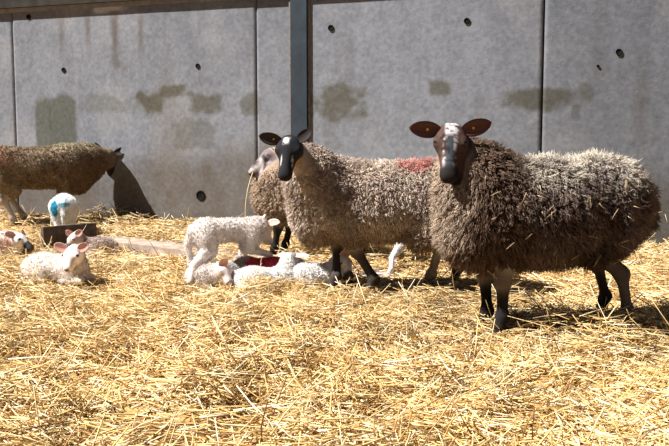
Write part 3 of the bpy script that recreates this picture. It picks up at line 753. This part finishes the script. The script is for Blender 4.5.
def lamb_stand(label, o, yaw, feet, hp, fwd, s=1.0, hs=.66, up=(0, 0, 1), wc_=None, ff=None, ears=None, legc=(.70, .64, .61), muz=.80, tailv=None, arch=0.0, zoff=0.0, headcol=(.74, .68, .66), fat=1.0):
    o = np.array(o, float); Lc = lambda x, y, z: o + rot2((x * s, y * s, z * s + zoff), yaw); wc = (.8, .76, .73)
    T0 = [ell(Lc(-.15, 0, .305), np.array((.100, .082 * fat, .092)) * s, rotm(yaw), wc, 1), ell(Lc(0, 0, .305 + arch), np.array((.16, .076 * fat, .072)) * s, rotm(yaw), wc, 1),
          ell(Lc(.14, 0, .295), np.array((.09, .072 * fat, .084)) * s, rotm(yaw), wc, 1)]
    P, T, R = lhead(hp, fwd, hs * s, headcol, muz, up)
    nb = np.array(hp) + R @ (np.array((-.012, 0, -.05)) * hs * s)
    T0 += [cone(Lc(.17, 0, .32), nb, .065 * s, .043 * s, wc, 1)]
    G_ = [(T0, .018), (P, .006)]
    tv = tailv or (-.26, 0, .12)
    G_.append(([cone(Lc(-.235, 0, .32), Lc(-.262, 0, .24), .022 * s, .019 * s, wc, .9), cone(Lc(-.262, 0, .24), Lc(*tv), .019 * s, .015 * s, wc, .9)], .006))
    fw = rot2((1, 0, 0), yaw)
    for i, f in enumerate(feet):
        f = np.array(f, float); sd = 1 if i % 2 == 0 else -1; z0 = f[2]
        if i < 2:
            sh = Lc(.13, sd * .045, .26); el = Lc(.11, sd * .05, .20); kn = f * .75 + el * .25 + fw * .015 * s; kn[2] = z0 + (el[2] - z0) * .55
            ch = [cone(sh, el, .050 * s, .033 * s, wc, 1), cone(el, kn, .028 * s, .019 * s, legc, .5), cone(kn, f + [0, 0, .045 * s], .018 * s, .014 * s, legc)]
        else:
            sh = Lc(-.15, sd * .045, .27); el = Lc(-.14, sd * .056, .20); hk = f * .55 + el * .45 - fw * .03 * s; hk[2] = z0 + (el[2] - z0) * .62
            ch = [cone(sh, el, .062 * s, .048 * s, wc, 1), cone(el, hk, .042 * s, .026 * s, legc, .6), cone(hk, f + [0, 0, .045 * s], .024 * s, .018 * s, legc)]
        ch += [cone(f + [0, 0, .045 * s], f + fw * .01 * s + [0, 0, .022 * s], .016 * s, .016 * s, legc), cone(f + fw * .01 * s + [0, 0, .016 * s], f + fw * .022 * s + [0, 0, .006 * s], .014 * s, .012 * s, (.10, .08, .07))]
        G_.append((ch, .005))
    return lamb(label, G_, (o[0], o[1], 0), (T, R, hs * s), wc_, ff, ears)
def lamb_lie(label, o, yaw, hp, fwd, s=1.0, hs=.66, up=(0, 0, 1), wc_=None, ff=None, ears=None, legc=(.70, .64, .61), muz=.80, headcol=(.74, .68, .66), roll=0, h=1.0):
    o = np.array(o, float); o[2] = 0; Lc = lambda x, y, z: o + rot2((x * s, y * s, z * s), yaw); wc = (.8, .76, .73)
    T0 = [ell(Lc(-.10, 0, .085 * h), np.array((.125, .095, .092 * h)) * s, rotm(yaw), wc, 1), ell(Lc(.01, 0, .085 * h), np.array((.15, .088, .085 * h)) * s, rotm(yaw), wc, 1),
          ell(Lc(.125, 0, .09 * h), np.array((.085, .078, .092 * h)) * s, rotm(yaw), wc, 1)]
    for q in (-1, 1):
        T0.append(ell(Lc(-.09, q * .075, .065), np.array((.085, .038, .066)) * s, rotm(yaw), wc, 1))
    P, T, R = lhead(hp, fwd, hs * s, headcol, muz, up, roll)
    nb = np.array(hp) + R @ (np.array((-.012, 0, -.05)) * hs * s)
    T0 += [cone(Lc(.14, 0, .11 * h), nb, .066 * s, .045 * s, wc, 1)]
    G_ = [(T0, .018), (P, .006)]
    for q in (-1, 1):
        G_.append(([cone(Lc(.15, q * .05, .05), Lc(.225, q * .055, .03), .030 * s, .020 * s, wc, .6), cone(Lc(.225, q * .055, .028), Lc(.12, q * .075, .018), .018 * s, .014 * s, legc),
                    cone(Lc(.12, q * .075, .018), Lc(.09, q * .08, .016), .015 * s, .013 * s, (.1, .08, .07))], .005))
        G_.append(([cone(Lc(-.04, q * .095, .05), Lc(-.15, q * .105, .022), .030 * s, .018 * s, wc, .6), cone(Lc(-.15, q * .105, .02), Lc(-.02, q * .12, .018), .018 * s, .015 * s, legc),
                    cone(Lc(-.02, q * .12, .018), Lc(.01, q * .122, .016), .015 * s, .013 * s, (.1, .08, .07))], .005))
    G_.append(([cone(Lc(-.21, 0, .09), Lc(-.25, .03, .04), .022 * s, .017 * s, wc, .9), cone(Lc(-.25, .03, .04), Lc(-.22, .08, .02), .017 * s, .014 * s, wc, .9)], .006))
    return lamb(label, G_, (o[0], o[1], 0), (T, R, hs * s), wc_, ff, ears)
def E(d, f, L=.085, W=.030, c=PINK, cup=.45): return dict(d=d, f=f, L=L, W=W, ci=c[0], co=c[1], cup=cup)

# standing lamb
o1 = np.array([-.665, 5.64, .012])
f1 = [G(238, 272), K(270, 262, 5.76), G(220, 275), G(190, 289)]
lamb_stand('white lamb standing with a forefoot up on a resting lamb, left of the black-faced ewe', o1, math.radians(20), f1, K(263, 222, 5.78), (.38, .35, -.85), s=1.0, hs=.68,
           wc_=lcol((.80, .74, .71)), ff=lface((.62, .55, .53)), ears=[E((.9, -.2, .10), (.2, -.6, .5)), E((.2, .8, .5), (.5, .2, 0))], tailv=(-.245, -.01, .10), arch=.012)
# lying under it
lamb_lie('white lamb lying curled beneath the standing lamb, its face to the straw', K(213, 283, 5.46), math.radians(-8), K(223, 266, 5.36), (.45, -.60, -.65), s=.74, hs=.74,
         wc_=lcol((.80, .73, .70)), ff=lface((.62, .55, .54), nose=(.3, .22, .22)), ears=[E((.6, -.2, .75), (.2, -1, 0), .07), E((-.85, .1, .05), (0, -.8, .6), .07, .022)])
# resting lamb with head turned off
lamb_lie('white lamb resting in front of the red-marked lamb with its grey head turned away', K(265, 285, 5.38), math.radians(3), K(290, 256, 5.46), (.60, .60, -.30), s=.88, hs=.66, h=.74,
         wc_=lcol((.86, .84, .83)), ff=lface((.36, .33, .34), patch=((.24, .22, .235), .06)), ears=[E((1, -.1, .0), (0, -.5, 1), .095, .028, ((.66, .45, .40), (.62, .52, .48))), E((-.9, .2, -.05), (0, -.6, .8), .07, .022, ((.60, .50, .48), (.62, .55, .52)))])
lamb_lie('cream lamb with a red mark on its back lying behind the grey-headed resting lamb', K(262, 272, 5.74), math.radians(176), K(234, 264, 5.80), (-.8, -.1, -.5), s=.90, hs=.60, h=.80,
         wc_=lcol((.62, .52, .46), (((K(266, 264, 5.72)), (.13, .3, .14), (.80, .10, .13), 1.0),)), ff=lface((.6, .5, .46)), ears=[E((0, -.9, .3), (-.6, 0, .2)), E((0, .9, .3), (-.6, 0, .2))])
# lamb with dark muzzle behind B's forelegs
lamb_lie('white lamb with a dark muzzle lying behind the forelegs of the black-faced ewe', K(316, 285, 5.44), math.radians(4), K(342, 257, 5.42), (.42, -.58, -.68), s=.92, hs=.70, h=.84,
         wc_=lcol((.90, .88, .87)), ff=lface((.78, .76, .78), patch=((.07, .065, .075), .155)), ears=[E((.8, .3, .5), (0, -1, .2)), E((-.85, -.1, .22), (.2, -1, .2), .085, .032)])
# front left lamb
lamb_lie('white lamb with pink ears facing out, lying alone at the front left of the pen', K(56, 276, 5.62), math.radians(-22), K(73.5, 250, 5.42), (-.10, -.80, -.58), s=1.05, hs=.67, muz=.66,
         wc_=lcol((.86, .78, .73)), ff=lface((.86, .78, .74), nose=(.14, .09, .09)), ears=[E((-.85, -.05, .42), (0, -1, .1), .088, .034), E((.85, -.05, .50), (0, -1, .1), .082, .033)], h=.95)
# left edge lamb
lamb_lie('dark-muzzled white lamb lying at the left edge of the straw, facing right', K(-8, 254, 6.85), math.radians(-6), K(17, 236, 6.80), (.86, -.30, -.42), s=1.0, hs=.72,
         wc_=lcol((.82, .72, .68), ((K(5, 243, 6.8), (.14, .3, .05), (.66, .36, .32), .6),)), ff=lface((.80, .74, .74), patch=((.045, .045, .055), .120), eye=(.05, .04, .05)), ears=[E((-.8, -.4, .30), (.2, -.8, .3), .085), E((-.1, .9, .3), (.5, 0, .2), .085)])
# little lamb by the board
lamb_lie('small pinkish-grey lamb lying against the dark board end of the trough', K(93, 249, 6.93), math.radians(174), K(75, 235, 6.88), (-.48, -.52, -.70), s=.82, hs=.72,
         wc_=lcol((.56, .45, .40)), ff=lface((.55, .46, .44), patch=((.12, .09, .09), .13), eye=(.06, .05, .05)), ears=[E((-.5, -.3, .6), (0, -1, .1), .06), E((.75, -.1, .6), (0, -1, .1), .07)], h=.8)
# lamb with blue spray mark, seen from behind
o9 = np.array([(63 - CX) / F * 7.95, 7.95, 0])
f9 = [o9 + rot2(v, math.radians(106)) for v in ((.13, .05, 0), (.13, -.05, 0), (-.15, .06, 0), (-.15, -.06, 0))]
lamb_stand('white lamb with a blue sprayed mark seen from behind, standing beyond the dark board', o9, math.radians(106), f9, o9 + np.array([-.08, .30, .20]), (-.2, .8, -.6), s=.98, hs=.62,
           wc_=lcol((.84, .86, .88), ((K(57, 208, 7.8), (.035, .4, .085), (.05, .40, .62), 1.0), (K(67, 204, 7.8), (.05, .4, .022), (.10, .42, .60), .8))), ff=lface(), ears=[E((-.9, 0, .3), (0, 1, 0)), E((.9, 0, .3), (0, 1, 0))], fat=1.55, tailv=(-.26, 0, .16))
# hidden lamb: only a foreleg shows under B
o10 = G(418, 268); o10[2] = 0
f10 = [o10 + rot2((.15, .035, 0), math.pi), G(391, 276), o10 + rot2((-.13, .05, 0), math.pi), o10 + rot2((-.16, -.05, 0), math.pi)]
lamb_stand('white lamb hidden behind the black-faced ewe, only a dark-hoofed leg showing under her belly', o10, math.pi, f10, o10 + np.array([-.20, 0, .36]), (-.75, .1, -.6), s=.95, hs=.62,
           wc_=lcol((.84, .82, .83)), ff=lface(), legc=(.72, .70, .72), ears=[E((0, -.9, .3), (-.6, 0, .2)), E((0, .9, .3), (-.6, 0, .2))])

# ================================================================== trough
def slab(a, b, width_dir, wdt, z0, z1, mat, name, bev=.004, sub=24, jit=.004, dz=0.0):
    a = np.array(a, float); b = np.array(b, float); wd_ = np.array(width_dir, float); V = []; 
    for i in range(sub + 1):
        p = a + (b - a) * i / sub; j = (fbm(np.array([[p[0] * 4, p[1] * 4, z1]]), 3, 2)[0] - .5) * jit * 4
        for (o_, z) in ((0, z0), (1, z0), (1, z1), (0, z1)): V.append([p[0] + wd_[0] * wdt * o_, p[1] + wd_[1] * wdt * o_, z + dz * (i / sub) ** 2 + (j if z == z1 else 0)])
    Fq = [[i * 4 + k, i * 4 + (k + 1) % 4, (i + 1) * 4 + (k + 1) % 4, (i + 1) * 4 + k] for i in range(sub) for k in range(4)] + [[0, 1, 2, 3], [sub * 4 + 3, sub * 4 + 2, sub * 4 + 1, sub * 4]]
    me = mesh_np(name, V, [np.array(Fq)], None, mat, smooth=False); bm_fix(me); return me
t0 = G(88, 250); t1 = G(380, 281); t0[2] = t1[2] = 0; td = (t1 - t0) / np.linalg.norm(t1 - t0); tn = np.array([-td[1], td[0], 0])
if tn[1] < 0: tn = -tn
tr = link('feed_trough', None, label='long low weathered grey feed trough with a dark upright end board, half buried in straw', cat='trough', loc=tuple(t0))
def addt(me, nm):
    me.transform(Matrix.Translation(-Vector(t0))); return link(nm, me, parent=tr)
addt(slab(t0, t1, tn, .03, -.03, .085, M_plank, 'side_plank', dz=-.07), 'side_plank')
addt(slab(t0 + tn * .03, t1 + tn * .03, tn, .20, .055, .083, M_plank, 'top_plank', dz=-.07), 'top_plank')
addt(slab(t0 + tn * .23, t1 + tn * .23, tn, .03, -.03, .085, M_plank, 'side_plank', dz=-.07), 'side_plank')
e0 = G(44, 251); e1 = G(97, 246); e0[2] = e1[2] = 0; ed = (e1 - e0) / np.linalg.norm(e1 - e0); en = np.array([-ed[1], ed[0], 0])
addt(slab(e0, e1, en, .045, -.02, .190, M_dark, 'end_board', sub=8, jit=.002), 'end_board')

# straw stalk hanging from the grey-faced ewe's mouth
m0 = K(253, 172, 6.62); rgs = np.random.default_rng(4)
Vs, Qs, cs, _ = strands(np.array([m0]), np.array([nrm((-.35, -.1, -.9))]), np.array([nrm((.02, 0, -1))]), np.array([.34]), np.array([.0042]), 8, 0, 6, .6)
link('straw_stalk', mesh_np('straw_stalk', Vs - m0, [Qs], np.tile([.80, .66, .36], (len(Vs), 1)), M_straw), label='long straw stalk hanging from the mouth of the grey-faced ewe', cat='straw', loc=tuple(m0))

# ------------------------------------------------------------------ loose straw
parts = [straw_zone(2.3, 3.6, 6000, 1.35), straw_zone(3.6, 5.2, 4600, 1.3), straw_zone(5.2, 7.5, 2800, 1.4, .95), straw_zone(7.5, 12.6, 1900, 1.6, .8)]
off = 0; VV = []; QQ = []; CC = []; TT = []
for V, Q, cp, c in parts:
    VV.append(V); QQ.append(Q + off); CC.append(c); TT.append(cp + off); off += len(V)
me = mesh_np('straw_bedding', np.vstack(VV), [np.vstack(QQ), np.vstack(TT)], np.vstack(CC), M_straw)
link('straw_bedding', me, kind='stuff', label='loose golden straw bedding strewn deep over the pen floor', cat='straw')
